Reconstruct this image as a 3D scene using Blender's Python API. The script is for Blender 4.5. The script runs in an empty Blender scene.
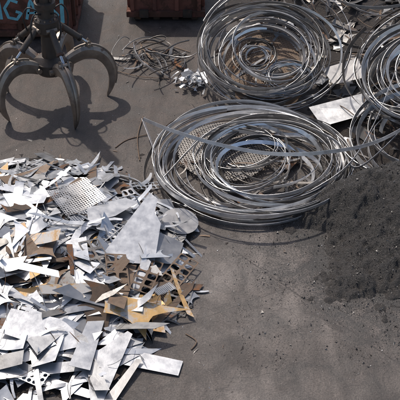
import bpy, bmesh, math, random
from mathutils import Vector, Matrix, noise
R = random.Random(11)
sc = bpy.context.scene
sc.view_settings.view_transform = 'Standard'
sc.view_settings.look = 'None'
sc.view_settings.exposure = 0
U = R.uniform
rad = math.radians

# ------------------------------------------------------------ materials
def newmat(name):
    m = bpy.data.materials.new(name); m.use_nodes = True
    nt = m.node_tree
    for n in list(nt.nodes): nt.nodes.remove(n)
    out = nt.nodes.new('ShaderNodeOutputMaterial')
    b = nt.nodes.new('ShaderNodeBsdfPrincipled')
    nt.links.new(b.outputs[0], out.inputs[0])
    return m, nt, b
def nz(nt, scale, detail=5, rough=.6, coord=None, dist=0):
    n = nt.nodes.new('ShaderNodeTexNoise')
    n.inputs['Scale'].default_value = scale
    n.inputs['Detail'].default_value = detail
    n.inputs['Roughness'].default_value = rough
    n.inputs['Distortion'].default_value = dist
    nt.links.new(coord, n.inputs['Vector'])
    return n.outputs[0]
def ramp(nt, fac, stops):
    r = nt.nodes.new('ShaderNodeValToRGB')
    while len(r.color_ramp.elements) < len(stops): r.color_ramp.elements.new(.5)
    for e, (p, c) in zip(r.color_ramp.elements, stops):
        e.position = p
        if not isinstance(c, (tuple, list)): c = (c, c, c)
        e.color = (*c, 1)
    nt.links.new(fac, r.inputs[0]); return r.outputs[0]
def mix(nt, fac, a, b, mode='MIX'):
    m = nt.nodes.new('ShaderNodeMix'); m.data_type = 'RGBA'; m.blend_type = mode
    for sock, v in ((m.inputs[0], fac), (m.inputs[6], a), (m.inputs[7], b)):
        if hasattr(v, 'links'): nt.links.new(v, sock)
        else:
            if sock == m.inputs[0]: sock.default_value = v
            else: sock.default_value = (*v, 1)
    return m.outputs[2]
def coords(nt):
    g = nt.nodes.new('ShaderNodeNewGeometry'); return g.outputs['Position']
def math_(nt, op, a, b=None, c=None):
    m = nt.nodes.new('ShaderNodeMath'); m.operation = op
    for i, v in enumerate((a, b, c)):
        if v is None: continue
        if hasattr(v, 'links'): nt.links.new(v, m.inputs[i])
        else: m.inputs[i].default_value = v
    return m.outputs[0]
def bump(nt, b, h, strength, dist):
    n = nt.nodes.new('ShaderNodeBump'); n.inputs['Strength'].default_value = strength
    n.inputs['Distance'].default_value = dist
    nt.links.new(h, n.inputs['Height']); nt.links.new(n.outputs[0], b.inputs['Normal'])

def metal(name, lo, hi, metallic, r0, r1, rustcol=(.16, .07, .03), rust=.62, bscale=.004, nr=.72, var=.6):
    m, nt, b = newmat(name)
    co = coords(nt)
    at = nt.nodes.new('ShaderNodeAttribute'); at.attribute_name = 'tint'
    t = at.outputs['Fac']
    base = mix(nt, t, lo, hi)
    n1 = nz(nt, 6, 4, nr, co)
    base = mix(nt, var, base, ramp(nt, n1, [(.3, .45), (.65, 1.0)]), 'MULTIPLY')
    n2 = nz(nt, 3.1, 6, .72, co, dist=.4)
    n2s = math_(nt, 'ADD', n2, math_(nt, 'MULTIPLY', math_(nt, 'SUBTRACT', .5, t), .14))
    rf = ramp(nt, n2s, [(rust, 0.0), (min(.99, rust + .1), 1.0)])
    base = mix(nt, rf, base, rustcol)
    nt.links.new(base, b.inputs['Base Color'])
    mm = math_(nt, 'MULTIPLY', math_(nt, 'SUBTRACT', 1.0, rf), metallic)
    nt.links.new(mm, b.inputs['Metallic'])
    mr = nt.nodes.new('ShaderNodeMapRange'); mr.inputs['To Min'].default_value = r0; mr.inputs['To Max'].default_value = r1
    mr.inputs['From Min'].default_value = .3; mr.inputs['From Max'].default_value = .7
    nt.links.new(n1, mr.inputs[0])
    rr = math_(nt, 'ADD', mr.outputs[0], math_(nt, 'MULTIPLY', rf, .35))
    nt.links.new(rr, b.inputs['Roughness'])
    bump(nt, b, n1, .5, bscale * 3)
    return m
M_sheet = metal('sheet_steel', (.22, .222, .23), (.58, .59, .61), .6, .28, .48, rust=.67, rustcol=(.22, .15, .10), bscale=.0022, nr=.55, var=.4)
M_sheetdk = metal('sheet_steel_dull', (.11, .105, .10), (.31, .305, .305), .6, .32, .55, rust=.60, bscale=.0022, nr=.55, var=.45)
M_orange = metal('orange_rust_sheet', (.34, .20, .09), (.60, .38, .15), .3, .35, .6, rustcol=(.42, .40, .38), rust=.47, bscale=.0025, nr=.6)
M_brown = metal('brown_rust_sheet', (.06, .04, .028), (.19, .13, .088), .35, .45, .75, rust=.55)
M_strip = metal('strip_steel', (.38, .375, .37), (.86, .86, .87), .85, .25, .42, rust=.71, rustcol=(.16, .11, .08), bscale=.003, var=.4)
M_stripdk = metal('strip_steel_dark', (.08, .07, .062), (.29, .275, .26), .7, .33, .55, rust=.58, rustcol=(.10, .06, .04))
M_white = metal('painted_white_sheet', (.50, .51, .54), (.78, .79, .81), .2, .32, .5, rust=.72, bscale=.002, nr=.55, var=.4)
M_grap = metal('worn_grapple_steel', (.12, .09, .07), (.36, .30, .245), .65, .28, .5, rustcol=(.10, .06, .042), rust=.53)
M_grapdk = metal('greasy_dark_steel', (.035, .028, .023), (.10, .08, .065), .4, .42, .68, rustcol=(.085, .045, .03), rust=.52)
M_chrome = metal('chrome_rod', (.5, .5, .5), (.7, .7, .7), 1, .15, .25, rust=.8)
M_hose = metal('rubber_hose', (.015, .015, .015), (.03, .03, .03), 0, .5, .6, rust=.9)
M_cont = metal('rusty_red_container_paint', (.16, .06, .042), (.27, .10, .065), .1, .55, .8, rustcol=(.085, .04, .025), rust=.48)
M_graf = metal('turquoise_spray_paint', (.05, .40, .50), (.25, .62, .70), 0, .5, .6, rustcol=(.12, .1, .09), rust=.6)

# ground
Mg, nt, b = newmat('stained_concrete')
co = coords(nt)
sep = nt.nodes.new('ShaderNodeSeparateXYZ'); nt.links.new(co, sep.inputs[0])
big = nz(nt, .42, 5, .62, co, dist=.6)
col = ramp(nt, big, [(.3, (.068, .056, .049)), (.5, (.104, .088, .078)), (.7, (.145, .127, .115))])
yb = nt.nodes.new('ShaderNodeMapRange'); yb.inputs['From Min'].default_value = -1.2; yb.inputs['From Max'].default_value = 2.6
yb.inputs['To Min'].default_value = 0; yb.inputs['To Max'].default_value = .7
nt.links.new(math_(nt, 'ADD', sep.outputs[1], math_(nt, 'MULTIPLY', math_(nt, 'SUBTRACT', big, .5), 5)), yb.inputs[0])
col = mix(nt, yb.outputs[0], col, (.054, .039, .032))
med = nz(nt, 2.6, 8, .72, co, dist=.7)
col = mix(nt, .9, col, ramp(nt, med, [(.32, .42), (.5, .95), (.70, 1.45)]), 'MULTIPLY')
mp = nt.nodes.new('ShaderNodeMapping'); mp.inputs['Scale'].default_value = (1.3, .28, 1); mp.inputs['Rotation'].default_value = (0, 0, rad(52))
nt.links.new(co, mp.inputs['Vector'])
st = nz(nt, 2.2, 6, .68, mp.outputs[0], dist=.3)
col = mix(nt, .6, col, ramp(nt, st, [(.35, .5), (.62, 1.25)]), 'MULTIPLY')
fine = nz(nt, 38, 3, .78, co)
col = mix(nt, .8, col, ramp(nt, fine, [(.3, .45), (.7, 1.5)]), 'MULTIPLY')
ob = nz(nt, .9, 5, .62, co, dist=1.2)
col = mix(nt, ramp(nt, ob, [(.53, 0.0), (.66, .65)]), col, (.038, .031, .027))
dx = math_(nt, 'MULTIPLY', math_(nt, 'SUBTRACT', sep.outputs[0], 3.3), .40)
dy = math_(nt, 'MULTIPLY', math_(nt, 'ADD', sep.outputs[1], .9), .40)
dd = math_(nt, 'SQRT', math_(nt, 'ADD', math_(nt, 'MULTIPLY', dx, dx), math_(nt, 'MULTIPLY', dy, dy)))
dd = math_(nt, 'ADD', dd, math_(nt, 'MULTIPLY', math_(nt, 'SUBTRACT', med, .5), 1.4))
dd = math_(nt, 'ADD', dd, math_(nt, 'MULTIPLY', math_(nt, 'SUBTRACT', fine, .5), 1.5))
col = mix(nt, ramp(nt, dd, [(.65, .95), (1.25, 0.0)]), col, (.030, .027, .025))
def lin(ax, ay, bx, by, w):
    dx, dy = bx - ax, by - ay; L = math.hypot(dx, dy); nx, ny = -dy / L, dx / L
    d = math_(nt, 'ADD', math_(nt, 'MULTIPLY', sep.outputs[0], nx), math_(nt, 'MULTIPLY', sep.outputs[1], ny))
    d = math_(nt, 'SUBTRACT', d, ax * nx + ay * ny)
    d = math_(nt, 'ADD', d, math_(nt, 'MULTIPLY', math_(nt, 'SUBTRACT', med, .5), .05))
    d = math_(nt, 'ABSOLUTE', d)
    return ramp(nt, d, [(0, 1.0), (w, 0.0)])
j1 = lin(-.41, -.25, 2.71, -3.62, .02)
j2 = lin(-.3, -2.9, 2.7, -1.4, .012)
brk = ramp(nt, med, [(.4, 0.35), (.6, .95)])
col = mix(nt, mix(nt, 1.0, j1, brk, 'MULTIPLY'), col, (.026, .022, .02))
col = mix(nt, mix(nt, .75, j2, brk, 'MULTIPLY'), col, (.045, .04, .036))
vo = nt.nodes.new('ShaderNodeTexVoronoi'); vo.feature = 'DISTANCE_TO_EDGE'; vo.inputs['Scale'].default_value = .55
wn = nt.nodes.new('ShaderNodeTexNoise'); wn.inputs['Scale'].default_value = 2.2; wn.inputs['Detail'].default_value = 6
nt.links.new(co, wn.inputs['Vector'])
vm = nt.nodes.new('ShaderNodeVectorMath'); vm.operation = 'MULTIPLY_ADD'; vm.inputs[1].default_value = (.5, .5, .5)
nt.links.new(wn.outputs[1], vm.inputs[0]); nt.links.new(co, vm.inputs[2]); nt.links.new(vm.outputs[0], vo.inputs['Vector'])
ck = ramp(nt, vo.outputs[0], [(0, .5), (.007, 0.0)])
col = mix(nt, ck, col, (.03, .026, .024))
sp = nt.nodes.new('ShaderNodeTexVoronoi'); sp.inputs['Scale'].default_value = 14; nt.links.new(co, sp.inputs['Vector'])
col = mix(nt, ramp(nt, sp.outputs[0], [(.05, .6), (.12, 0.0)]), col, (.22, .195, .175))
nt.links.new(col, b.inputs['Base Color'])
nt.links.new(ramp(nt, med, [(.3, .5), (.7, .85)]), b.inputs['Roughness'])
hh = math_(nt, 'ADD', math_(nt, 'MULTIPLY', fine, .4), med)
bump(nt, b, hh, .9, .03)

def grit(name, c0, c1, bd=.05, thin=None):
    m, nt, b = newmat(name); co = coords(nt)
    n = nz(nt, 42, 3, .85, co); n2 = nz(nt, 2.5, 6, .75, co)
    c = ramp(nt, n, [(.38, c0), (.70, c1)])
    c = mix(nt, .6, c, ramp(nt, n2, [(.3, (.6, .57, .55)), (.7, (1.35, 1.28, 1.2))]), 'MULTIPLY')
    if thin:  # thin layer near the rim is mixed with yard dust
        s = nt.nodes.new('ShaderNodeSeparateXYZ'); nt.links.new(co, s.inputs[0])
        h = math_(nt, 'ADD', s.outputs[2], math_(nt, 'MULTIPLY', math_(nt, 'SUBTRACT', n2, .5), .25))
        h = math_(nt, 'ADD', h, math_(nt, 'MULTIPLY', math_(nt, 'SUBTRACT', n, .5), .12))
        c = mix(nt, ramp(nt, h, [(0.0, .75), (.13, 0.0)]), c, thin)
    nt.links.new(c, b.inputs['Base Color']); b.inputs['Roughness'].default_value = .62
    bump(nt, b, n, 1, bd); return m
M_grit = grit('dark_metal_swarf', (.012, .011, .0105), (.098, .09, .085), .06, (.062, .053, .047))
M_heap = grit('dark_scrap_fines', (.012, .009, .008), (.06, .043, .034))
M_grain, nt, b = newmat('swarf_grain')
at = nt.nodes.new('ShaderNodeAttribute'); at.attribute_name = 'tint'
nt.links.new(ramp(nt, at.outputs['Fac'], [(0, (.014, .012, .011)), (.6, (.05, .044, .04)), (1, (.20, .185, .17))]), b.inputs['Base Color'])
b.inputs['Roughness'].default_value = .45

# ------------------------------------------------------------ builder
class B:
    def __init__(s): s.v = []; s.f = []; s.m = []; s.t = []; s.mats = []
    def mi(s, mat):
        if mat not in s.mats: s.mats.append(mat)
        return s.mats.index(mat)
    def add(s, vs, fs, mat, tint=None):
        if tint is None: tint = R.random()
        o = len(s.v); k = s.mi(mat); s.v += [tuple(v) for v in vs]
        for f in fs: s.f.append([i + o for i in f]); s.m.append(k); s.t.append(tint)
    def make(s, name, parent=None, angle=35):
        me = bpy.data.meshes.new(name)
        me.from_pydata(s.v, [], s.f)
        for m in s.mats: me.materials.append(m)
        me.polygons.foreach_set('material_index', s.m)
        a = me.attributes.new('tint', 'FLOAT', 'FACE'); a.data.foreach_set('value', s.t)
        me.polygons.foreach_set('use_smooth', [True] * len(s.f))
        me.set_sharp_from_angle(angle=rad(angle))
        me.update()
        ob = bpy.data.objects.new(name, me); sc.collection.objects.link(ob)
        if parent: ob.parent = parent
        return ob
def empty(name):
    e = bpy.data.objects.new(name, None); sc.collection.objects.link(e); return e

def sheet(b, vs, fs, th, mat, M, tint=None):
    n = len(vs)
    V = [M @ Vector(v) for v in vs]
    nn = (M.to_3x3() @ Vector((0, 0, 1))).normalized() * th
    V2 = [v - nn for v in V]
    edges = {}
    for f in fs:
        for i in range(len(f)): edges[(f[i], f[(i + 1) % len(f)])] = 1
    F = [list(f) for f in fs] + [[i + n for i in reversed(f)] for f in fs]
    for (a, c) in edges:
        if (c, a) not in edges: F.append([c, a, a + n, c + n])
    b.add(V + V2, F, mat, tint)

def cutpoly(pts, step, bend):
    bm = bmesh.new()
    vs = [bm.verts.new((p[0], p[1], 0)) for p in pts]
    try: bm.faces.new(vs)
    except: bm.free(); return [], []
    xs = [p[0] for p in pts]; x = min(xs) + step
    while x < max(xs) - 1e-3:
        bmesh.ops.bisect_plane(bm, geom=bm.verts[:] + bm.edges[:] + bm.faces[:], plane_co=(x, 0, 0), plane_no=(1, 0, 0))
        x += step
    bm.normal_update()
    for f in bm.faces:
        if f.normal.z < 0: f.normal_flip()
    bm.verts.index_update()
    V = [(v.co.x, v.co.y, bend(v.co.x, v.co.y)) for v in bm.verts]
    F = [[v.index for v in f.verts] for f in bm.faces]
    bm.free(); return V, F

def arc_side(p, q, depth, n=7):
    out = []; dx, dy = q[0] - p[0], q[1] - p[1]
    for i in range(n):
        t = i / n; s = 4 * t * (1 - t) * depth
        out.append((p[0] + dx * t - dy * s, p[1] + dy * t + dx * s))
    return out
def outline(kind):
    if kind == 'tri':
        a = U(.28, .75); h = U(.2, .55); k = U(-.2, 1.2)
        P = [(-a / 2, -h / 3), (a / 2, -h / 3), (a * (k - .5), h * .66)]
        if R.random() < .6:
            d = [R.choice([0, U(.05, .22)]) for _ in P]
            o = []
            for i in range(3): o += arc_side(P[i], P[(i + 1) % 3], d[i])
            return o
        return P
    if kind == 'quad':
        a = U(.18, .5); h = U(.1, .36)
        return [(-a + U(-.08, .08), -h / 2), (a, -h / 2 + U(-.06, .06)), (a + U(-.15, .05), h / 2), (-a * U(.3, 1), h / 2 + U(-.05, .05))]
    if kind == 'long':
        a = U(.45, .85); h = U(.1, .3)
        return [(-a, -h / 2), (a * U(.5, 1), -h / 2 + U(-.04, .04)), (a, h / 2 * U(.2, 1)), (a * U(-.2, .4), h / 2 * U(.6, 1.2)), (-a * U(.8, 1), h / 2)]
    if kind == 'strip':
        a = U(.25, .75); h = U(.012, .05)
        return [(-a, -h), (a, -h * U(.4, 1)), (a + U(-.05, .05), h * U(.4, 1)), (-a, h)]
    if kind == 'star':
        n = R.choice([4, 4, 5, 3]); ra = U(.22, .46); P = []
        for i in range(n):
            an = i / n * 6.283 + U(-.25, .25); rr = ra * U(.65, 1.2)
            P.append((rr * math.cos(an), rr * math.sin(an)))
        o = []
        for i in range(n): o += arc_side(P[i], P[(i + 1) % n], U(.12, .3))
        return o
    if kind == 'cres':
        r = U(.25, .8); w = U(.03, .12); a1 = U(.8, 2.6); n = 14; o = []
        for i in range(n + 1):
            a = a1 * i / n; o.append((r * math.cos(a), r * math.sin(a)))
        for i in range(n, -1, -1):
            a = a1 * i / n; rr = r - w * (.4 + .6 * math.sin(math.pi * i / n)); o.append((rr * math.cos(a), rr * math.sin(a)))
        cx = sum(p[0] for p in o) / len(o); cy = sum(p[1] for p in o) / len(o)
        return [(x - cx, y - cy) for x, y in o]
    if kind == 'notch':
        a = U(.2, .5); h = U(.1, .24); o = [(-a, -h), (a, -h)]
        o += [(a, h)]; n = R.choice([2, 3, 4]); s = 2 * a / n
        for k in range(n):
            x0 = a - k * s
            for j in range(1, 9):
                t = j / 9 * math.pi; o.append((x0 - s / 2 + s * .42 * math.cos(t), h - s * .42 * math.sin(t) * min(1, h / s * 2.2)))
            o.append((x0 - s, h - .001 * k))
        return o
def grid_sheet(w, h, nx, ny, fr, square=False):
    V = []; F = []; idx = {}
    cx, cy = w / nx, h / ny
    def gv(x, y):
        k = (round(x, 5), round(y, 5))
        if k not in idx: idx[k] = len(V); V.append((x, y, 0))
        return idx[k]
    D = [(1, 0), (1, 1), (0, 1), (-1, 1), (-1, 0), (-1, -1), (0, -1), (1, -1)]
    for i in range(nx):
        for j in range(ny):
            mx = -w / 2 + (i + .5) * cx; my = -h / 2 + (j + .5) * cy
            o = [gv(mx + dx * cx / 2, my + dy * cy / 2) for dx, dy in D]
            inn = []
            for dx, dy in D:
                l = 1 if square else (math.hypot(dx, dy) if square is False else math.hypot(dx, dy) ** .45)
                V.append((mx + dx / l * cx / 2 * fr, my + dy / l * cy / 2 * fr, 0)); inn.append(len(V) - 1)
            for k in range(8):
                q = (k + 1) % 8; F.append([o[k], o[q], inn[q], inn[k]])
    return V, F
def bendf():
    m = R.random(); k = U(-.35, .35) if m < .75 else U(-1.2, 1.2); k2 = U(-.2, .2); f = U(-.1, .1); fa = U(-.6, .6) if R.random() < .2 else 0
    return lambda x, y: k * x * x + k2 * x * y + (abs(x - f) * fa if x > f else 0)
def orient(x, y, z, nrm, tilt, yaw=None):
    q = Vector(nrm).normalized().to_track_quat('Z', 'Y').to_matrix().to_4x4()
    yw = U(0, 6.283) if yaw is None else yaw
    return Matrix.Translation((x, y, z)) @ q @ Matrix.Rotation(yw, 4, 'Z') @ Matrix.Rotation(R.gauss(0, tilt), 4, 'X') @ Matrix.Rotation(R.gauss(0, tilt), 4, 'Y')
def piece(b, M, mat, kind=None, scale=1, tint=None, th=.004):
    if kind is None:
        kind = R.choices(['tri', 'quad', 'strip', 'star', 'cres', 'notch', 'perf', 'frame', 'long'], [18, 17, 14, 14, 16, 8, 1, 6, 10])[0]
    if kind == 'perf':
        n = R.choice([8, 10]); V, F = grid_sheet(U(.3, .5), U(.2, .35), n + 3, n, .62); V = [(x, y, .4 * x * x) for x, y, _ in V]
    elif kind == 'frame':
        V, F = grid_sheet(U(.4, .8), U(.15, .35), R.choice([3, 4, 5, 6]), R.choice([1, 2, 2, 3]), U(.72, .88), R.random() < .6)
        k = U(-.3, .3); V = [(x, y, k * x * x) for x, y, _ in V]
    else:
        V, F = cutpoly(outline(kind), .09, bendf())
    if not V: return
    if kind == 'long': V = [(x, y, z * .35) for x, y, z in V]
    V = [(x * scale, y * scale, z * scale) for x, y, z in V]
    sheet(b, V, F, th, mat, M, tint)
def hero(b, pts, mat, tint=.8, th=.005, dz=0):
    P = [Vector(p) + Vector((0, 0, dz)) for p in pts]
    c = sum(P, Vector()) / len(P)
    n = Vector()
    for i in range(len(P)): n += (P[i] - c).cross(P[(i + 1) % len(P)] - c)
    n.normalize()
    if n.z < 0: P.reverse(); n = -n
    k = len(P)
    V = P + [p - n * th for p in P]
    F = [list(range(k)), list(range(2 * k - 1, k - 1, -1))] + [[(i + 1) % k, i, i + k, (i + 1) % k + k] for i in range(k)]
    b.add(V, F, mat, tint)

def ribbon(b, pts, wd, w, th, mat, tint=None):
    n = len(pts); V = []; F = []
    for i in range(n):
        p = pts[i]; t = pts[min(n - 1, i + 1)] - pts[max(0, i - 1)]
        if t.length < 1e-6: t = Vector((1, 0, 0))
        t.normalize(); d = wd[i] - t * wd[i].dot(t); d.normalize(); s = t.cross(d)
        V += [p + d * w / 2 + s * th / 2, p + d * w / 2 - s * th / 2, p - d * w / 2 - s * th / 2, p - d * w / 2 + s * th / 2]
    for i in range(n - 1):
        a = i * 4; c = (i + 1) * 4
        for k in range(4): F.append([a + k, a + (k + 1) % 4, c + (k + 1) % 4, c + k])
    F += [[3, 2, 1, 0], [(n - 1) * 4 + k for k in range(4)]]
    b.add(V, F, mat, tint)

def loops(b, c, r, turns, mat, w=.07, th=.004, ax=0, ay=0, ell=.0, phi=0, wob=.05, grow=0., zstep=.0, tw=.4, hf=None):
    n = int(64 * turns) + 2; P = []; W = []
    Rm = Matrix.Rotation(ax, 3, 'X') @ Matrix.Rotation(ay, 3, 'Y')
    th0 = U(0, 6.28)
    p = [U(0, 6.28) for _ in range(6)]; dirn = R.choice([-1, 1]); lean = U(-.15, .42)
    for i in range(n):
        a = i / 64 * 6.2832; A = th0 + dirn * a
        rr = r * (1 + ell * math.cos(2 * (A - phi))) + grow * a / 6.283 + wob * math.sin(a * .43 + p[0]) + wob * .5 * math.sin(a * 1.7 + p[1])
        q = Vector((rr * math.cos(A) + wob * math.sin(a * .31 + p[2]), rr * math.sin(A) + wob * math.cos(a * .27 + p[3]),
                    zstep * a / 6.283 + wob * .8 * math.sin(a * .8 + p[4])))
        q = Rm @ q + Vector(c)
        g = (hf(q.x, q.y) if hf else 0) + w * .5 + .003
        if q.z < g: q.z = g
        twa = tw * math.sin(a * .6 + p[5]) + lean
        d = Rm @ Vector((math.sin(twa) * math.cos(A), math.sin(twa) * math.sin(A), math.cos(twa)))
        P.append(q); W.append(d)
    ribbon(b, P, W, w, th, mat, R.random() ** .8)
def tube(b, pts, r, mat, tint=None, seg=6, r2=None):
    n = len(pts); V = []; F = []; prev = Vector((0, 0, 1))
    for i in range(n):
        t = (pts[min(n - 1, i + 1)] - pts[max(0, i - 1)]).normalized()
        a = prev - t * prev.dot(t)
        if a.length < .05: a = t.orthogonal()
        a.normalize(); prev = a; c = t.cross(a); rr = r if r2 is None else r + (r2 - r) * i / (n - 1)
        for k in range(seg): V.append(pts[i] + (a * math.cos(k / seg * 6.2832) + c * math.sin(k / seg * 6.2832)) * rr)
    for i in range(n - 1):
        for k in range(seg): F.append([i * seg + k, i * seg + (k + 1) % seg, (i + 1) * seg + (k + 1) % seg, (i + 1) * seg + k])
    F += [list(range(seg - 1, -1, -1)), [(n - 1) * seg + k for k in range(seg)]]
    b.add(V, F, mat, tint)
def lathe(b, c, prof, mat, seg=28, tint=None):
    V = []; F = []
    for (r, z) in prof:
        for k in range(seg): V.append((c[0] + r * math.cos(k / seg * 6.2832), c[1] + r * math.sin(k / seg * 6.2832), c[2] + z))
    n = len(prof)
    for i in range(n - 1):
        for k in range(seg): F.append([i * seg + k, i * seg + (k + 1) % seg, (i + 1) * seg + (k + 1) % seg, (i + 1) * seg + k])
    F += [list(range(seg - 1, -1, -1)), [(n - 1) * seg + k for k in range(seg)]]
    b.add(V, F, mat, tint)
def box(b, x0, x1, y0, y1, z0, z1, mat, tint=None, bev=.01):
    bm = bmesh.new(); bmesh.ops.create_cube(bm, size=1)
    for v in bm.verts: v.co = Vector(((x0 + x1) / 2 + v.co.x * (x1 - x0), (y0 + y1) / 2 + v.co.y * (y1 - y0), (z0 + z1) / 2 + v.co.z * (z1 - z0)))
    bmesh.ops.bevel(bm, geom=bm.edges[:], offset=min(bev, .3 * min(x1 - x0, y1 - y0, z1 - z0)), segments=2, affect='EDGES')
    bm.verts.index_update()
    b.add([v.co[:] for v in bm.verts], [[v.index for v in f.verts] for f in bm.faces], mat, tint); bm.free()

# ------------------------------------------------------------ ground
g = B(); S = 250
g.add([(-S, -S, 0), (S, -S, 0), (S, S, 0), (-S, S, 0)], [[0, 1, 2, 3]], Mg, .5); g.make('ground')

# ------------------------------------------------------------ containers
def container(name, x0, x1, y0, y1, h, nrib, graf=False):
    e = empty(name)
    b = B(); t = .05
    box(b, x0, x1, y0, y0 + t, .12, h, M_cont, .5); box(b, x0, x1, y1 - t, y1, .12, h, M_cont, .4)
    box(b, x0, x0 + t, y0 + t + .002, y1 - t - .002, .12, h, M_cont, .5); box(b, x1 - t, x1, y0 + t + .002, y1 - t - .002, .12, h, M_cont, .6)
    box(b, x0 + t, x1 - t, y0 + t, y1 - t, .13, .18, M_brown, .2)
    b.make('shell', e)
    b = B()
    for i in range(nrib):
        x = x0 + .05 + (x1 - x0 - .1) * i / (nrib - 1)
        box(b, x - .045, x + .045, y0 - .07, y0 - .001, .24, h - .09, M_cont, U(0, 1))
        box(b, x - .045, x + .045, y1 + .001, y1 + .07, .24, h - .09, M_cont, U(0, 1))
    for i in range(4):
        y = y0 + .2 + (y1 - y0 - .4) * i / 3
        for xx in (x0 - .07, x1 + .001): box(b, xx, xx + .069, y - .045, y + .045, .24, h - .09, M_cont, U(0, 1))
    b.make('ribs', e)
    b = B()
    for yy in (y0 - .09, y1 + .001):
        box(b, x0 - .08, x1 + .08, yy, yy + .089, h - .085, h + .03, M_cont, .7)
        box(b, x0 - .08, x1 + .08, yy, yy + .089, .1, .235, M_cont, .1)
    for xx in (x0 - .08, x1 + .002):
        box(b, xx, xx + .078, y0, y1, h - .083, h + .028, M_cont, .7)
        box(b, xx, xx + .078, y0, y1, .102, .233, M_cont, .2)
    n = 4
    for i in range(n):
        x = x0 + .15 + (x1 - x0 - .3) * i / (n - 1)
        box(b, x - .07, x + .07, y0, y1, 0, .099, M_brown, .3)
    for x in (x0 + .3, x1 - .3):
        box(b, x - .1, x + .1, y0 - .16, y0 - .092, .12, .3, M_grapdk, .5)
    b.make('rails_and_skids', e)
    b = B()
    for _ in range(60):
        M = orient(U(x0 + .3, x1 - .3), U(y0 + .3, y1 - .3), h * U(.5, .72), (0, 0, 1), .3)
        piece(b, M, R.choice([M_brown, M_sheetdk, M_stripdk]), R.choice(['quad', 'strip', 'tri', 'notch']), .9)
    b.make('scrap_load', e)
    if graf:
        b = B()
        def stroke(pp, w=.06):
            P = [Vector((x, y0 - .08, z)) for x, z in pp]; Q = []
            for i in range(len(P) - 1):
                for k in range(5): Q.append(P[i].lerp(P[i + 1], k / 5))
            Q.append(P[-1]); W = []
            for i in range(len(Q)):
                tt = Q[min(len(Q) - 1, i + 1)] - Q[max(0, i - 1)]; W.append(Vector((tt.z, 0, -tt.x)).normalized())
            ribbon(b, Q, W, w, .004, M_graf, .8)
        ox = x1 - .05
        box(b, ox - 1.6, ox - .02, y0 - .077, y0 - .072, .4, h - .15, M_cont, .35, .001)
        stroke([(ox - 1.5, .72), (ox - 1.38, .9), (ox - 1.37, .5)])
        stroke([(ox - 1.0, .88), (ox - 1.15, .94), (ox - 1.28, .75), (ox - 1.22, .54), (ox - 1.05, .5), (ox - .95, .64), (ox - 1.06, .68)])
        stroke([(ox - .85, .5), (ox - .74, .95), (ox - .6, .52)]); stroke([(ox - .82, .64), (ox - .64, .65)], .045)
        stroke([(ox - .45, .94), (ox - .48, .52), (ox - .3, .48), (ox - .2, .6), (ox - .3, .72), (ox - .44, .70)])
        stroke([(ox - .1, 1.0), (ox - .12, .42)], .08)
        stroke([(ox - 1.4, 1.03), (ox - .7, 1.05), (ox - .3, 1.0)], .05)
        b.make('graffiti', e)
container('rusty_scrap_container', -5.8, -2.66, 5.48, 7.3, 1.25, 7, True)
container('rusty_scrap_container', -1.5, .03, 6.35, 8.1, 1.15, 4)

# ------------------------------------------------------------ grapple
e = empty('scrap_grapple')
GX, GY = -2.74, 3.0
b = B()
c = (GX, GY, 0)
lathe(b, c, [(.10, .68), (.26, .70), (.31, .76), (.31, .94), (.25, .98), (.15, 1.02), (.13, 1.45), (.18, 1.5), (.22, 1.55), (.22, 1.76), (.18, 1.8), (.15, 1.82), (.15, 1.98), (.19, 2.0), (.19, 2.1), (.12, 2.12), (.12, 2.22)], M_grapdk, tint=.6)
for k in range(12):
    a = k / 12 * 6.283
    lathe(b, (GX + .195 * math.cos(a), GY + .195 * math.sin(a), 1.78), [(.018, 0), (.018, .035)], M_grap, 6)
b.make('hub_and_rotator', e)
b = B()
for s in (-1, 1):
    box(b, GX + s * .12 - .025, GX + s * .12 + .025, GY - .1, GY + .1, 2.12, 2.62, M_grapdk, .6)
tube(b, [Vector((GX - .2, GY, 2.5)), Vector((GX + .2, GY, 2.5))], .045, M_grap, .8, 14)
box(b, GX - .09, GX + .09, GY - .08, GY + .08, 2.4, 3.3, M_grapdk, .3)
b.make('hanger_yoke', e)
prof = [(.27, .84, .12, .075), (.45, .95, .145, .085), (.65, 1.02, .16, .09), (.85, .98, .15, .088), (1.0, .84, .13, .082), (1.09, .65, .11, .072), (1.12, .44, .088, .06), (1.09, .24, .066, .048), (1.03, .08, .04, .03), (1.0, .0, .013, .013)]
def crs(P, n=4):
    o = []
    for i in range(len(P) - 1):
        p0, p1, p2, p3 = P[max(0, i - 1)], P[i], P[i + 1], P[min(len(P) - 1, i + 2)]
        for k in range(n):
            t = k / n
            o.append(tuple(.5 * (2 * b1 + (c1 - a1) * t + (2 * a1 - 5 * b1 + 4 * c1 - d1) * t * t + (-a1 + 3 * b1 - 3 * c1 + d1) * t ** 3) for a1, b1, c1, d1 in zip(p0, p1, p2, p3)))
    o.append(P[-1]); return o
pr = crs(prof)
bt = B(); bc = B(); bh = B()
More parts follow.
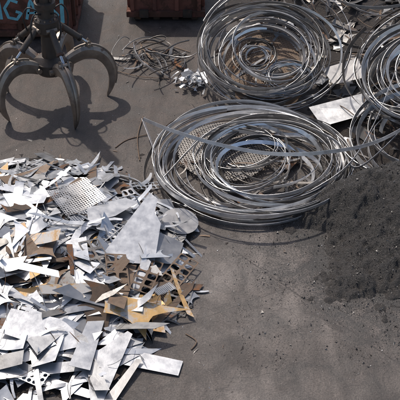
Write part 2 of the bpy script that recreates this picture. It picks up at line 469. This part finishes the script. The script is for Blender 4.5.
for i in range(5):
    a = rad(-62 + 72 * i + [0, 4, -3, 5, -6][i]); er = Vector((math.cos(a), math.sin(a), 0)); et = Vector((-er.y, er.x, 0)); Z = Vector((0, 0, 1))
    O = Vector((GX, GY, 0)); V = []; F = []; n = len(pr)
    for k, (r, z, dp, wd) in enumerate(pr):
        q = pr[min(n - 1, k + 1)]; q0 = pr[max(0, k - 1)]
        t = Vector((q[0] - q0[0], q[1] - q0[1])).normalized(); nx, nzz = -t.y, t.x
        P0 = O + er * r + Z * z; no = er * nx + Z * nzz
        sec = [(-.5, 1), (.5, 1), (1, .55), (1, -.2), (.55, -1), (-.55, -1), (-1, -.2), (-1, .55)]
        for (s, u) in sec: V.append(P0 + et * s * wd * 1.12 + no * u * dp * .8)
    for k in range(n - 1):
        for j in range(8): F.append([k * 8 + j, (k + 1) * 8 + j, (k + 1) * 8 + (j + 1) % 8, k * 8 + (j + 1) % 8])
    F += [list(range(8)), [(n - 1) * 8 + j for j in range(7, -1, -1)]]
    bt.add(V, F, M_grap, U(.5, .95))
    V = []; F = []; m0, m1 = 5, n - 9
    for k in range(m0, m1):
        (r, z, dp, wd) = pr[k]; q = pr[k + 1]; q0 = pr[k - 1]
        t = Vector((q[0] - q0[0], q[1] - q0[1])).normalized(); P0 = O + er * r + Z * z; no = er * -t.y + Z * t.x
        for s, u in ((-1, dp * .79), (-1, dp * .79 + .03), (1, dp * .79 + .03), (1, dp * .79)): V.append(P0 + et * s * .014 + no * u)
    for k in range(m1 - m0 - 1):
        for j in range(3): F.append([k * 4 + j, k * 4 + j + 1, k * 4 + j + 5, k * 4 + j + 4])
    F += [[0, 1, 2, 3], [len(V) - 1, len(V) - 2, len(V) - 3, len(V) - 4]]
    bt.add(V, F, M_grap, .95)
    h = O + er * .33 + Z * .86
    tube(bt, [h - et * .15, h + et * .15], .05, M_grap, .9, 12)
    h2 = O + er * .72 + Z * 1.17
    for s in (-.06, .06):
        Q = [O + er * .58 + Z * 1.04, O + er * .72 + Z * 1.25, O + er * .84 + Z * 1.04]
        hero(bt, [q + et * s for q in Q], M_grap, .5, .03)
    tube(bt, [h2 - et * .1, h2 + et * .1], .035, M_grap, .9, 12)
    top = O + er * .22 + Z * 1.62; d = (h2 - top)
    tube(bc, [top, top + d * .68], .058, M_grapdk, .8, 14); tube(bc, [top + d * .66, top + d * .72], .07, M_grapdk, .2, 14)
    tube(bc, [top + d * .7, h2], .028, M_chrome, .6, 12)
    tube(bc, [top - et * .1, top + et * .1], .042, M_grap, .6, 12)
    hp = [O + er * .13 + Z * 1.9 + et * .05, O + er * .3 + Z * 1.96 + et * .1, O + er * .4 + Z * 1.76 + et * .12, top + d * .3 + et * .08]
    hp = [Vector(x) for x in crs([tuple(v) for v in hp])]
    tube(bh, hp, .016, M_hose, .5, 8)
bt.make('tines', e, 40); bc.make('hydraulic_cylinders', e); bh.make('hydraulic_hoses', e)

# ------------------------------------------------------------ sheet scrap pile
CX, CY, AX, AY, HH = -2.75, -1.6, 2.65, 2.75, .66
def hp_(x, y):
    d = math.hypot((x - CX) / AX, (y - CY) / AY) + .12 * (noise.noise(Vector((x * .9, y * .9, 3))))
    return HH * max(0, 1 - d) ** .85 if d < 1 else 0
def nrm(f, x, y, e_=.12):
    return Vector((-(f(x + e_, y) - f(x - e_, y)) / (2 * e_), -(f(x, y + e_) - f(x, y - e_)) / (2 * e_), 1)).normalized()
def field(name, f, x0, x1, y0, y1, st, mat, fn=0.0, fs=9, parent=None):
    b = B(); nx = int((x1 - x0) / st) + 1; ny = int((y1 - y0) / st) + 1; V = []; F = []
    for j in range(ny):
        for i in range(nx):
            x = x0 + i * st; y = y0 + j * st
            z = f(x, y)
            if fn: z += fn * noise.fractal(Vector((x * fs, y * fs, 1.7)), .8, 2.2, 4)
            V.append((x, y, z - .02))
    for j in range(ny - 1):
        for i in range(nx - 1):
            q = [j * nx + i, j * nx + i + 1, (j + 1) * nx + i + 1, (j + 1) * nx + i]
            if max(V[k][2] for k in q) > -.015: F.append(q)
    b.add(V, F, mat, .5); return b.make(name, parent, 180)
pile = empty('sheet_metal_scrap_pile')
field('fines_core', lambda x, y: hp_(x, y) * .72, -6, .6, -5, 1.8, .06, M_heap, .03, 5, pile)
b = B()
heroes = [(-.95, -1.4, .42), (-1.93, -.62, .36), (-1.0, -2.8, .42), (-.35, -1.95, .32), (-1.0, -3.5, .5), (-2.5, -2.4, .28), (-.4, -.8, .28)]
N = 1000
for k in range(N):
    while True:
        x, y = U(-5.3, -.1), U(-4.7, 1.3); d = math.hypot((x - CX) / AX, (y - CY) / AY)
        if d < 1.0 and R.random() < 1.1 - .5 * d: break
    lay = k / N
    if lay > .6 and any(math.hypot(x - a, y - c) < r for a, c, r in heroes): continue
    z = hp_(x, y) * (.72 + .3 * lay) + .012 + .05 * lay
    n = (nrm(hp_, x, y) + Vector((0, 0, .4))).normalized()
    band = math.exp(-((y + 2.35 + .25 * (x + 1.5)) / .36) ** 2) * (1 if x > -2.4 else .45)
    rr = R.random()
    if rr < band * .55: mat = R.choice([M_orange, M_brown, M_brown, M_sheetdk])
    elif rr > .985: mat = M_orange
    elif rr > .95: mat = M_brown
    elif rr > .82: mat = M_sheetdk
    elif rr > .765: mat = M_white
    else: mat = M_sheet
    edge = d > .82
    yaw = R.gauss(.05, .45) if (y < -2.2 and R.random() < .7) else None
    kind = 'long' if (yaw is not None and R.random() < .35 and not edge) else None
    piece(b, orient(x, y, z, n, .05 if edge else (.09 if R.random() < .85 else .25), yaw), mat, kind, .7 if edge else 1)
b.make('sheet_offcuts', pile)
b = B()
hero(b, [(-1.5, -1.9, .34), (-.79, -.5, .52), (-.66, -.62, .48), (-.70, -.9, .44), (-.60, -1.1, .38), (-.68, -1.85, .2)], M_sheet, .7, dz=.03)
hero(b, [(-.66, -1.15, .3), (-.25, -1.25, .14), (-.35, -1.75, .14), (-.72, -1.8, .25)], M_sheetdk, .9)
hero(b, [(-1.7, -1.2, .5), (-1.3, -1.0, .48), (-.95, -.6, .44), (-1.2, -.5, .44), (-1.75, -.85, .52)], M_sheet, .4)
V, F = grid_sheet(.72, .6, 18, 15, .68)
sheet(b, [(x, y, .3 * x * x - .2 * y * x) for x, y, _ in V], F, .004, M_sheetdk, orient(-1.93, -.62, .55, (.1, -.1, 1), 0, rad(-8)), 1)
b.make('triangular_and_perforated_offcuts', pile)
b = B()
hero(b, [(-3.4, -2.16, .80), (-2.0, -2.42, .60), (-1.97, -2.54, .58), (-3.4, -2.32, .77)], M_white, .95, dz=.03)
hero(b, [(-1.66, -3.2, .06), (-.23, -3.58, .03), (-.29, -3.84, .03), (-1.75, -3.5, .08)], M_sheet, .7)
hero(b, [(-2.7, -3.85, .20), (-1.55, -3.7, .18), (-1.0, -3.16, .18), (-.93, -3.2, .16), (-1.25, -4.3, .06), (-1.42, -4.3, .07), (-1.5, -3.85, .15), (-2.7, -4.05, .18)], M_sheet, .6)
hero(b, [(-1.3, -4.35, .05), (-.86, -3.6, .1), (-.78, -3.62, .1), (-1.15, -4.4, .04)], M_sheetdk, .9)
hero(b, [(-2.6, -3.0, .46), (-1.9, -3.1, .35), (-1.5, -3.45, .22), (-1.9, -3.6, .24), (-2.7, -3.4, .40)], M_sheet, .8)
star = [(-1.45, -2.5, .36), (-.80, -2.66, .24), (-.10, -2.72, .12), (-.66, -2.88, .15), (-.74, -3.26, .06), (-1.02, -2.98, .18), (-1.35, -2.92, .26)]
P2 = []
for i in range(len(star)):
    a_, c_ = Vector(star[i]), Vector(star[(i + 1) % len(star)]); cen = Vector((-.95, -2.8, .2))
    for k in range(6):
        t = k / 6; p = a_.lerp(c_, t); P2.append(p.lerp(cen, .22 * 4 * t * (1 - t) * .6))
hero(b, P2, M_orange, .75, dz=.04)
hero(b, [(-2.25, -2.66, .55), (-1.5, -2.45, .40), (-1.4, -2.53, .37), (-1.7, -2.68, .38), (-2.2, -2.78, .50)], M_orange, .5, dz=.03)
for (x, y, z, yw, m, t, nn) in [(-.33, -1.92, .15, -.5, M_brown, .95, 6), (-.78, -2.12, .27, -.25, M_brown, .6, 5), (-1.2, -2.15, .37, .15, M_brown, .8, 4), (-.28, -2.33, .09, -.2, M_stripdk, .8, 5), (-1.5, -1.9, .42, .5, M_stripdk, .5, 4)]:
    V, F = grid_sheet(.74, .32, nn, 2, .80, None)
    k2 = U(-.25, .25)
    sheet(b, [(x_, y_, k2 * x_ * x_) for x_, y_, _ in V], F, .006, m, orient(x, y, z, (.2, 0, 1), .05, yw), t)
V = [(0, 0, 0)] + [(.29 * math.cos(k / 28 * 6.283), .29 * math.sin(k / 28 * 6.283), 0) for k in range(28)]
dF = [[0, k + 1, (k + 1) % 28 + 1] for k in range(28)]
sheet(b, V, dF, .006, M_sheetdk, orient(-.31, -.72, .15, (.15, -.1, 1), 0, 0), 1)
sheet(b, V, dF, .006, M_sheetdk, orient(-.5, -.98, .11, (.1, .1, 1), .1, 0), .6)
b.make('large_offcuts', pile)
b = B()
for k in range(60):
    x, y = U(-3.4, -.3), U(-4.2, 1.0); z = hp_(x, y)
    if z < .05: continue
    a = U(0, 6.28); L = U(.3, .8); P = []
    kk = U(-1.5, 1.5); up = U(.0, .35)
    for i in range(12):
        t = i / 11; P.append(Vector((x + math.cos(a) * L * t, y + math.sin(a) * L * t + kk * .1 * t * t, 0)))
        P[-1].z = max(hp_(P[-1].x, P[-1].y), 0) + .06 + up * .3 * math.sin(t * 2.6); a += kk * .06
    tube(b, P, .004, R.choice([M_sheet, M_brown, M_stripdk]), None, 4)
b.make('wire_slivers', pile)

# ------------------------------------------------------------ dark heap behind the coils
def hb(x, y):
    z = 1.35 * math.exp(-((x - 4.9) / 1.7) ** 2 - ((y - 4.3) / 2.1) ** 2) + .75 * math.exp(-((x - 2.6) / 1.4) ** 2 - ((y - 6.8) / 1.2) ** 2) + .25 * math.exp(-((x - 3.4) / 1.2) ** 2 - ((y - 2.2) / 1.1) ** 2)
    return z - .09 + .05 * noise.noise(Vector((x, y, 0)))
heap = empty('mixed_scrap_heap')
field('fines_core', hb, 0, 9, -.6, 10, .07, M_heap, .06, 3, heap)
b = B()
for k in range(800):
    x, y = U(.6, 7), U(.6, 8.6); z = hb(x, y)
    if z < .03: continue
    n = nrm(hb, x, y)
    mat = R.choices([M_brown, M_sheetdk, M_stripdk, M_sheet, M_heap], [4, 4, 6, 1.0, 5])[0]
    piece(b, orient(x, y, z + U(-.02, .06), n, .3), mat, R.choice(['quad', 'tri', 'strip', 'strip', 'notch', 'cres', 'star']), U(.35, .95), tint=R.random() * .8)
for k in range(80):
    x, y = U(1.5, 6), U(1.5, 8.2)
    if hb(x, y) < .05: continue
    P = []; a = U(0, 6.28); kk = U(-.3, .3)
    for i in range(16):
        P.append(Vector((x, y, hb(x, y) + .06 + .1 * math.sin(i * .35 + k)))); x += math.cos(a) * .08; y += math.sin(a) * .08; a += kk
    tube(b, P, U(.006, .014), R.choice([M_stripdk, M_brown]), None, 5)
b.make('scrap_pieces', heap)
b = B()
hero(b, [(1.75, 6.9, .85), (2.7, 6.9, .82), (2.9, 6.3, .62), (2.0, 6.25, .62)], M_sheet, .7)
hero(b, [(2.75, 7.2, .8), (3.9, 7.3, .8), (4.1, 6.8, .75), (2.9, 6.75, .75)], M_sheetdk, .9)
hero(b, [(2.0, 2.5, .22), (3.0, 2.75, .36), (3.25, 2.2, .34), (2.2, 1.95, .16)], M_sheet, .3)
hero(b, [(2.3, 3.4, .5), (3.0, 3.6, .62), (3.1, 3.1, .5), (2.5, 3.0, .4)], M_sheetdk, .9)
hero(b, [(-.15, 3.9, .06), (.1, 4.0, .1), (.15, 3.6, .07), (-.05, 3.55, .05)], M_sheet, .9)
b.make('large_plates', heap)

# ------------------------------------------------------------ strip coils
def pickm(): return R.choices([M_strip, M_stripdk], [5, 1.1])[0]
ca = empty('steel_strip_coil'); b = B()
CA = Vector((.85, .9, 0))
for k in range(9):
    r = U(1.34, 1.6); loops(b, CA + Vector((U(-.1, .12), U(-.12, .08), .05 + k * .028)), r, U(1.0, 1.8), pickm(), w=U(.045, .08), ax=rad(U(-2, 6)), ay=rad(U(-3, 3)), ell=U(.0, .06), phi=U(-.3, .3), wob=.07, grow=U(-.05, .05), zstep=.03)
for k in range(10):
    r = U(.85, 1.25); loops(b, CA + Vector((U(.1, .45), U(-.45, -.08), .08 + k * .028)), r, U(1.2, 2.3), pickm(), w=U(.04, .075), ax=rad(U(-2, 7)), ay=rad(U(-5, 5)), ell=U(0, .12), phi=U(-.4, .4), wob=.09, grow=U(-.1, .1), zstep=.04)
for k in range(6):
    r = U(.35, .8); loops(b, CA + Vector((U(-.35, .2), U(-.25, .2), .14 + k * .03)), r, U(1.2, 2.2), pickm(), w=U(.04, .065), ax=rad(U(-4, 10)), ay=rad(U(-6, 6)), ell=U(0, .15), phi=U(0, 3), wob=.07, grow=U(-.1, .1), zstep=.04)
b.make('strip_hoops', ca)
b = B()
def disc(b, c, r, nr, mat, n, tint, hole=.55):
    V, F = grid_sheet(2 * r, 2 * r, nr, nr, hole)
    keep = []
    for f in F:
        m = sum((Vector(V[i]) for i in f), Vector()) / 4
        if m.length < r: keep.append(f)
    used = sorted({i for f in keep for i in f}); mp = {o: i for i, o in enumerate(used)}
    sheet(b, [V[i] for i in used], [[mp[i] for i in f] for f in keep], .005, mat, orient(*c, n, 0, .3), tint)
disc(b, (.42, 1.22, .14), .8, 34, M_stripdk, (0, -.08, 1), .55, .6)
for k in range(40):
    a, r_ = U(0, 6.28), 1.15 * math.sqrt(U(0, 1)); x, y = .85 + r_ * math.cos(a), .85 + r_ * math.sin(a)
    piece(b, orient(x, y, .06 + U(0, .12), (0, 0, 1), .1), R.choice([M_brown, M_stripdk, M_sheetdk, M_stripdk]), R.choice(['cres', 'strip', 'quad', 'cres']), U(.4, .9), R.random() * .7)
b.make('perforated_disc_and_offcuts', ca)
def sweep(b, pts, w, mat, tint=.8, wd=(0, -.2, 1)):
    Q = [Vector(p) for p in crs([tuple(p) for p in pts], 10)]
    ribbon(b, Q, [Vector(wd)] * len(Q), w, .004, mat, tint)
b = B()
sweep(b, [(-1.0, 1.75, .45), (-.5, 1.25, .55), (.3, .75, .6), (1.2, .45, .62), (2.1, .5, .62), (3.0, .85, .6), (4.0, 1.6, .7)], .065, M_strip, 1, (0, .25, 1))
sweep(b, [(-1.02, 1.95, .3), (-.75, 1.1, .12), (-.62, .55, .06), (-.5, .1, .06)], .11, M_strip, .95, (-.6, 0, 1))
sweep(b, [(-.6, .3, .25), (.3, 1.4, .5), (1.5, 1.6, .5), (2.3, 1.0, .5), (2.6, .3, .45), (3.6, 1.4, .6)], .05, M_strip, .6)
sweep(b, [(1.6, -.2, .2), (2.4, .3, .45), (3.0, 1.3, .7), (3.6, 2.6, 1.2), (4.2, 3.4, 1.6)], .07, M_strip, .8)
sweep(b, [(-.5, -.1, .05), (.2, -.45, .05), (1.2, -.62, .05), (2.1, -.3, .1), (2.6, .5, .35)], .07, M_strip, .6)
b.make('loose_strips', ca)
cb = empty('steel_strip_coil'); b = B()
CB = Vector((1.25, 3.75, .66))
for k in range(9):
    r = U(1.02, 1.2); loops(b, CB + Vector((U(-.08, .08), U(-.1, .1), U(-.12, .12))), r, U(1.0, 1.9), pickm(), w=U(.045, .075), ax=rad(U(14, 28)), ay=rad(U(-5, 5)), ell=U(0, .06), phi=U(-.5, .5), wob=.07, zstep=.03)
for k in range(7):
    r = U(.6, .95); loops(b, CB + Vector((U(-.2, .2), U(-.25, .1), U(-.12, .1))), r, U(1.0, 2.0), pickm(), w=U(.04, .065), ax=rad(U(14, 28)), ay=rad(U(-6, 6)), wob=.07, zstep=.03)
for k in range(4):
    r = U(.25, .42); loops(b, CB + Vector((-.25 + U(-.1, .1), -.1 + U(-.1, .1), .0)), r, U(1.5, 2.6), pickm(), w=.04, ax=rad(22), ay=rad(U(-6, 6)), wob=.04, grow=.03)
for k in range(4):
    r = U(.25, .4); loops(b, CB + Vector((.4 + U(-.06, .06), -.6 + U(-.08, .08), -.2)), r, U(1.5, 2.6), pickm(), w=.045, ax=rad(18), ay=rad(U(-6, 6)), wob=.03, grow=.03)
for k in range(3):
    loops(b, CB + Vector((.15, .1, .1)), U(1.25, 1.4), U(.6, 1.0), M_strip, w=.045, ax=rad(U(28, 38)), ay=rad(U(-10, 4)), wob=.06)
b.make('strip_hoops', cb)
b = B()
disc(b, (1.15, 3.8, .44), .78, 30, M_brown, (0, -.35, 1), .8, .35)
for k in range(60):
    a, r_ = U(0, 6.28), .95 * math.sqrt(U(0, 1)); x, y = 1.25 + r_ * math.cos(a), 3.7 + r_ * math.sin(a)
    piece(b, orient(x, y, .42 + (y - 3.7) * .33 + U(-.12, .06), (0, -.35, 1), .12), R.choice([M_brown, M_sheetdk, M_brown, M_stripdk]), R.choice(['cres', 'quad', 'strip', 'tri']), U(.4, .8), R.random())
b.make('rusty_sheet_core', cb)
cc = empty('steel_strip_coil'); b = B()
HF = lambda x, y: max(0, hb(x, y) - .1)
CC = Vector((4.0, 2.6, 1.0))
for k in range(9):
    r = U(1.0, 1.45); loops(b, CC + Vector((U(-.1, .3), U(-.15, .2), U(-.25, .1))), r, U(1.0, 1.8), pickm(), w=U(.055, .085), ax=rad(U(12, 30)), ay=rad(U(-22, -6)), ell=U(0, .06), wob=.07, zstep=.03, hf=HF)
for k in range(5):
    r = U(.5, .95); loops(b, CC + Vector((U(0, .4), U(-.2, .2), U(-.2, .1))), r, U(1.0, 2), pickm(), w=U(.05, .07), ax=rad(U(12, 28)), ay=rad(U(-20, -6)), wob=.05, hf=HF)
for k in range(6):
    loops(b, Vector((4.0 + U(-.2, .2), 1.15 + U(-.2, .2), .4 + .05 * k)), U(1.0, 1.35), U(.8, 1.4), pickm(), w=.08, ax=rad(U(0, 10)), ay=rad(U(-12, 0)), wob=.07, hf=HF)
for k in range(7):
    loops(b, Vector((3.3 + U(-.3, .5), 5.2 + U(-.3, .5), .9 + .08 * k)), U(.8, 1.5), U(.6, 1.2), pickm(), w=.06, ax=rad(U(5, 25)), ay=rad(U(-10, 10)), wob=.08, hf=HF)
b.make('strip_hoops', cc)
wt = B()
for k in range(13):
    cx, cy = -1.25 + U(-.35, .75), 4.4 + U(-.5, .5); r = U(.2, .55); a0 = U(0, 6.28); P = []; f = U(.35, 1); ph = U(0, 3); tl = U(.02, .14)
    for i in range(int(U(16, 44))):
        a = a0 + i * .16; x = r * math.cos(a) * 1.3; y = r * f * math.sin(a)
        P.append(Vector((cx + x * math.cos(ph) - y * math.sin(ph), cy + x * math.sin(ph) + y * math.cos(ph), .05 + tl * (1 + math.sin(a + k)) + .03 * math.sin(i * .5))))
    if k % 3: ribbon(wt, P, [Vector((.3, -.3, 1))] * len(P), U(.03, .055), .004, R.choice([M_stripdk, M_strip]), U(.2, .9))
    else: tube(wt, P, U(.008, .016), R.choice([M_stripdk, M_brown, M_stripdk]), None, 6)
for k in range(14):
    x, y = -1.2 + U(-.5, .8), 4.4 + U(-.5, .5)
    piece(wt, orient(x, y, .06, (0, 0, 1), .2), R.choice([M_brown, M_sheetdk, M_sheet]), R.choice(['strip', 'cres']), .7)
wt.make('bent_strip_and_rod_tangle')
cf = B()
for k in range(60):
    x, y = R.gauss(-.18, .15), R.gauss(3.66, .17)
    piece(cf, orient(x, y, U(.03, .25) * math.exp(-((x + .18) ** 2 + (y - 3.6) ** 2) * 6) + .03, (0, 0, 1), .5), R.choice([M_white, M_sheet, M_strip]), R.choice(['tri', 'quad', 'star']), U(.15, .34))
cf.make('crumpled_sheet_scraps')

# ------------------------------------------------------------ swarf mound
def hs(x, y):
    z = 1.0 * math.exp(-((x - 3.6) / 1.0) ** 2 - ((y + .15) / .8) ** 2) + .46 * math.exp(-((x - 2.45) / .6) ** 2 - ((y + .35) / .55) ** 2) \
        + .40 * math.exp(-((x - 3.1) / .8) ** 2 - ((y + 1.4) / .6) ** 2) + .18 * math.exp(-((x - 1.85) / .5) ** 2 - ((y + .3) / .42) ** 2) + .15 * math.exp(-((x - 2.6) / 1.0) ** 2 - ((y + 2.1) / .5) ** 2)
    return z - .10 + .12 * noise.noise(Vector((x * 1.7, y * 1.7, 5))) + .09 * noise.noise(Vector((x * 4.0, y * 4.0, 5))) + .045 * noise.noise(Vector((x * 9, y * 9, 5)))
sw = empty('metal_swarf_mound')
field('mound', hs, .9, 7, -3.6, 2.0, .024, M_grit, .04, 11, sw)
b = B()
for k in range(52000):
    x, y = U(.5, 3.9), U(-3.8, 1.4); h = hs(x, y)
    if h < -.02:
        if R.random() > math.exp((h + .02) * 24): continue
        h = 0
    elif R.random() < .35: continue
    s = U(.003, .009) * (2.6 if R.random() < .06 else 1); p = Vector((x, y, max(0, h - .02) + s * .4))
    V = [p + Vector((U(-1, 1), U(-1, 1), U(-1, 1))).normalized() * s * U(.7, 1.4) for _ in range(4)]
    b.add(V, [[0, 1, 2], [0, 2, 3], [0, 3, 1], [1, 3, 2]], M_grain)
b.make('grains', sw, 1)

# ------------------------------------------------------------ loose debris
b = B()
def hyp(x, y): return math.hypot((x - CX) / AX, (y - CY) / AY)
def dens(x, y):
    v = .14
    v += 1.0 * math.exp(-(max(0, hyp(x, y) - 1)) * 7)
    v += .6 * math.exp(-((x + .3) ** 2 + (y - .9) ** 2) * .9)
    v += .7 * math.exp(-((x - .9) ** 2 + (y - 1) ** 2) * .25)
    return v
for k in range(11000):
    x, y = U(-4.5, 4.5), U(-4.6, 7.2)
    if R.random() > dens(x, y): continue
    s = U(.003, .010); p = Vector((x, y, s * .4))
    V = [p + Vector((U(-1, 1), U(-1, 1), U(-.6, .6))).normalized() * s * U(.7, 1.6) for _ in range(4)]
    b.add(V, [[0, 1, 2], [0, 2, 3], [0, 3, 1], [1, 3, 2]], R.choice([M_grain, M_brown, M_grain, M_sheetdk, M_sheet]))
for k in range(240):
    x, y = U(-4, 3), U(-4.2, 6.5)
    if R.random() > dens(x, y) * .9: continue
    piece(b, orient(x, y, .012, (0, 0, 1), .05), R.choice([M_brown, M_sheetdk, M_sheetdk, M_stripdk]), R.choice(['strip', 'tri', 'quad', 'cres']), U(.06, .24), th=.003)
for pts in ([(-1.05, 2.5, .02), (-1.12, 1.8, .03), (-1.05, 1.1, .02)], [(-1.5, 1.5, .01), (-1.3, 1.75, .01), (-.95, 1.9, .02)], [(-.2, 4.9, .02), (-.9, 5.3, .02), (-1.4, 5.25, .02)],
            [(-.45, .15, .01), (.1, .1, .02), (.45, -.2, .01)], [(-1.75, 4.2, .02), (-1.2, 3.9, .04), (-.6, 3.85, .02)], [(-.2, -3.05, .01), (-.05, -3.2, .02), (-.12, -3.35, .01)]):
    tube(b, [Vector(p) for p in crs(pts, 8)], .009, R.choice([M_stripdk, M_brown]), .8, 6)
b.make('loose_metal_debris')

# ------------------------------------------------------------ light + camera
Sdir = Vector((-.40, .62, 1.05)).normalized()
w = bpy.data.worlds.new('World'); sc.world = w; w.use_nodes = True; nt = w.node_tree
bg = nt.nodes['Background']; sky = nt.nodes.new('ShaderNodeTexSky'); sky.sky_type = 'NISHITA'; sky.sun_disc = False
sky.sun_elevation = math.asin(Sdir.z); sky.sun_rotation = math.atan2(Sdir.x, Sdir.y); sky.dust_density = 3
nt.links.new(sky.outputs[0], bg.inputs[0]); bg.inputs[1].default_value = .15
L = bpy.data.lights.new('Sun', 'SUN'); L.energy = 3.7; L.angle = rad(.8); L.color = (1, .93, .84)
lo = bpy.data.objects.new('Sun', L); sc.collection.objects.link(lo); lo.rotation_euler = Sdir.to_track_quat('Z', 'Y').to_euler(); lo.location = Sdir * 30
cam = bpy.data.cameras.new('Camera'); co_ = bpy.data.objects.new('Camera', cam); sc.collection.objects.link(co_)
co_.location = (0, -12.6, 9.85); co_.rotation_euler = (rad(90 - 38), 0, 0)
cam.sensor_width = 36; cam.sensor_fit = 'HORIZONTAL'; cam.angle = 2 * math.atan(.20625); cam.clip_end = 1000
sc.camera = co_
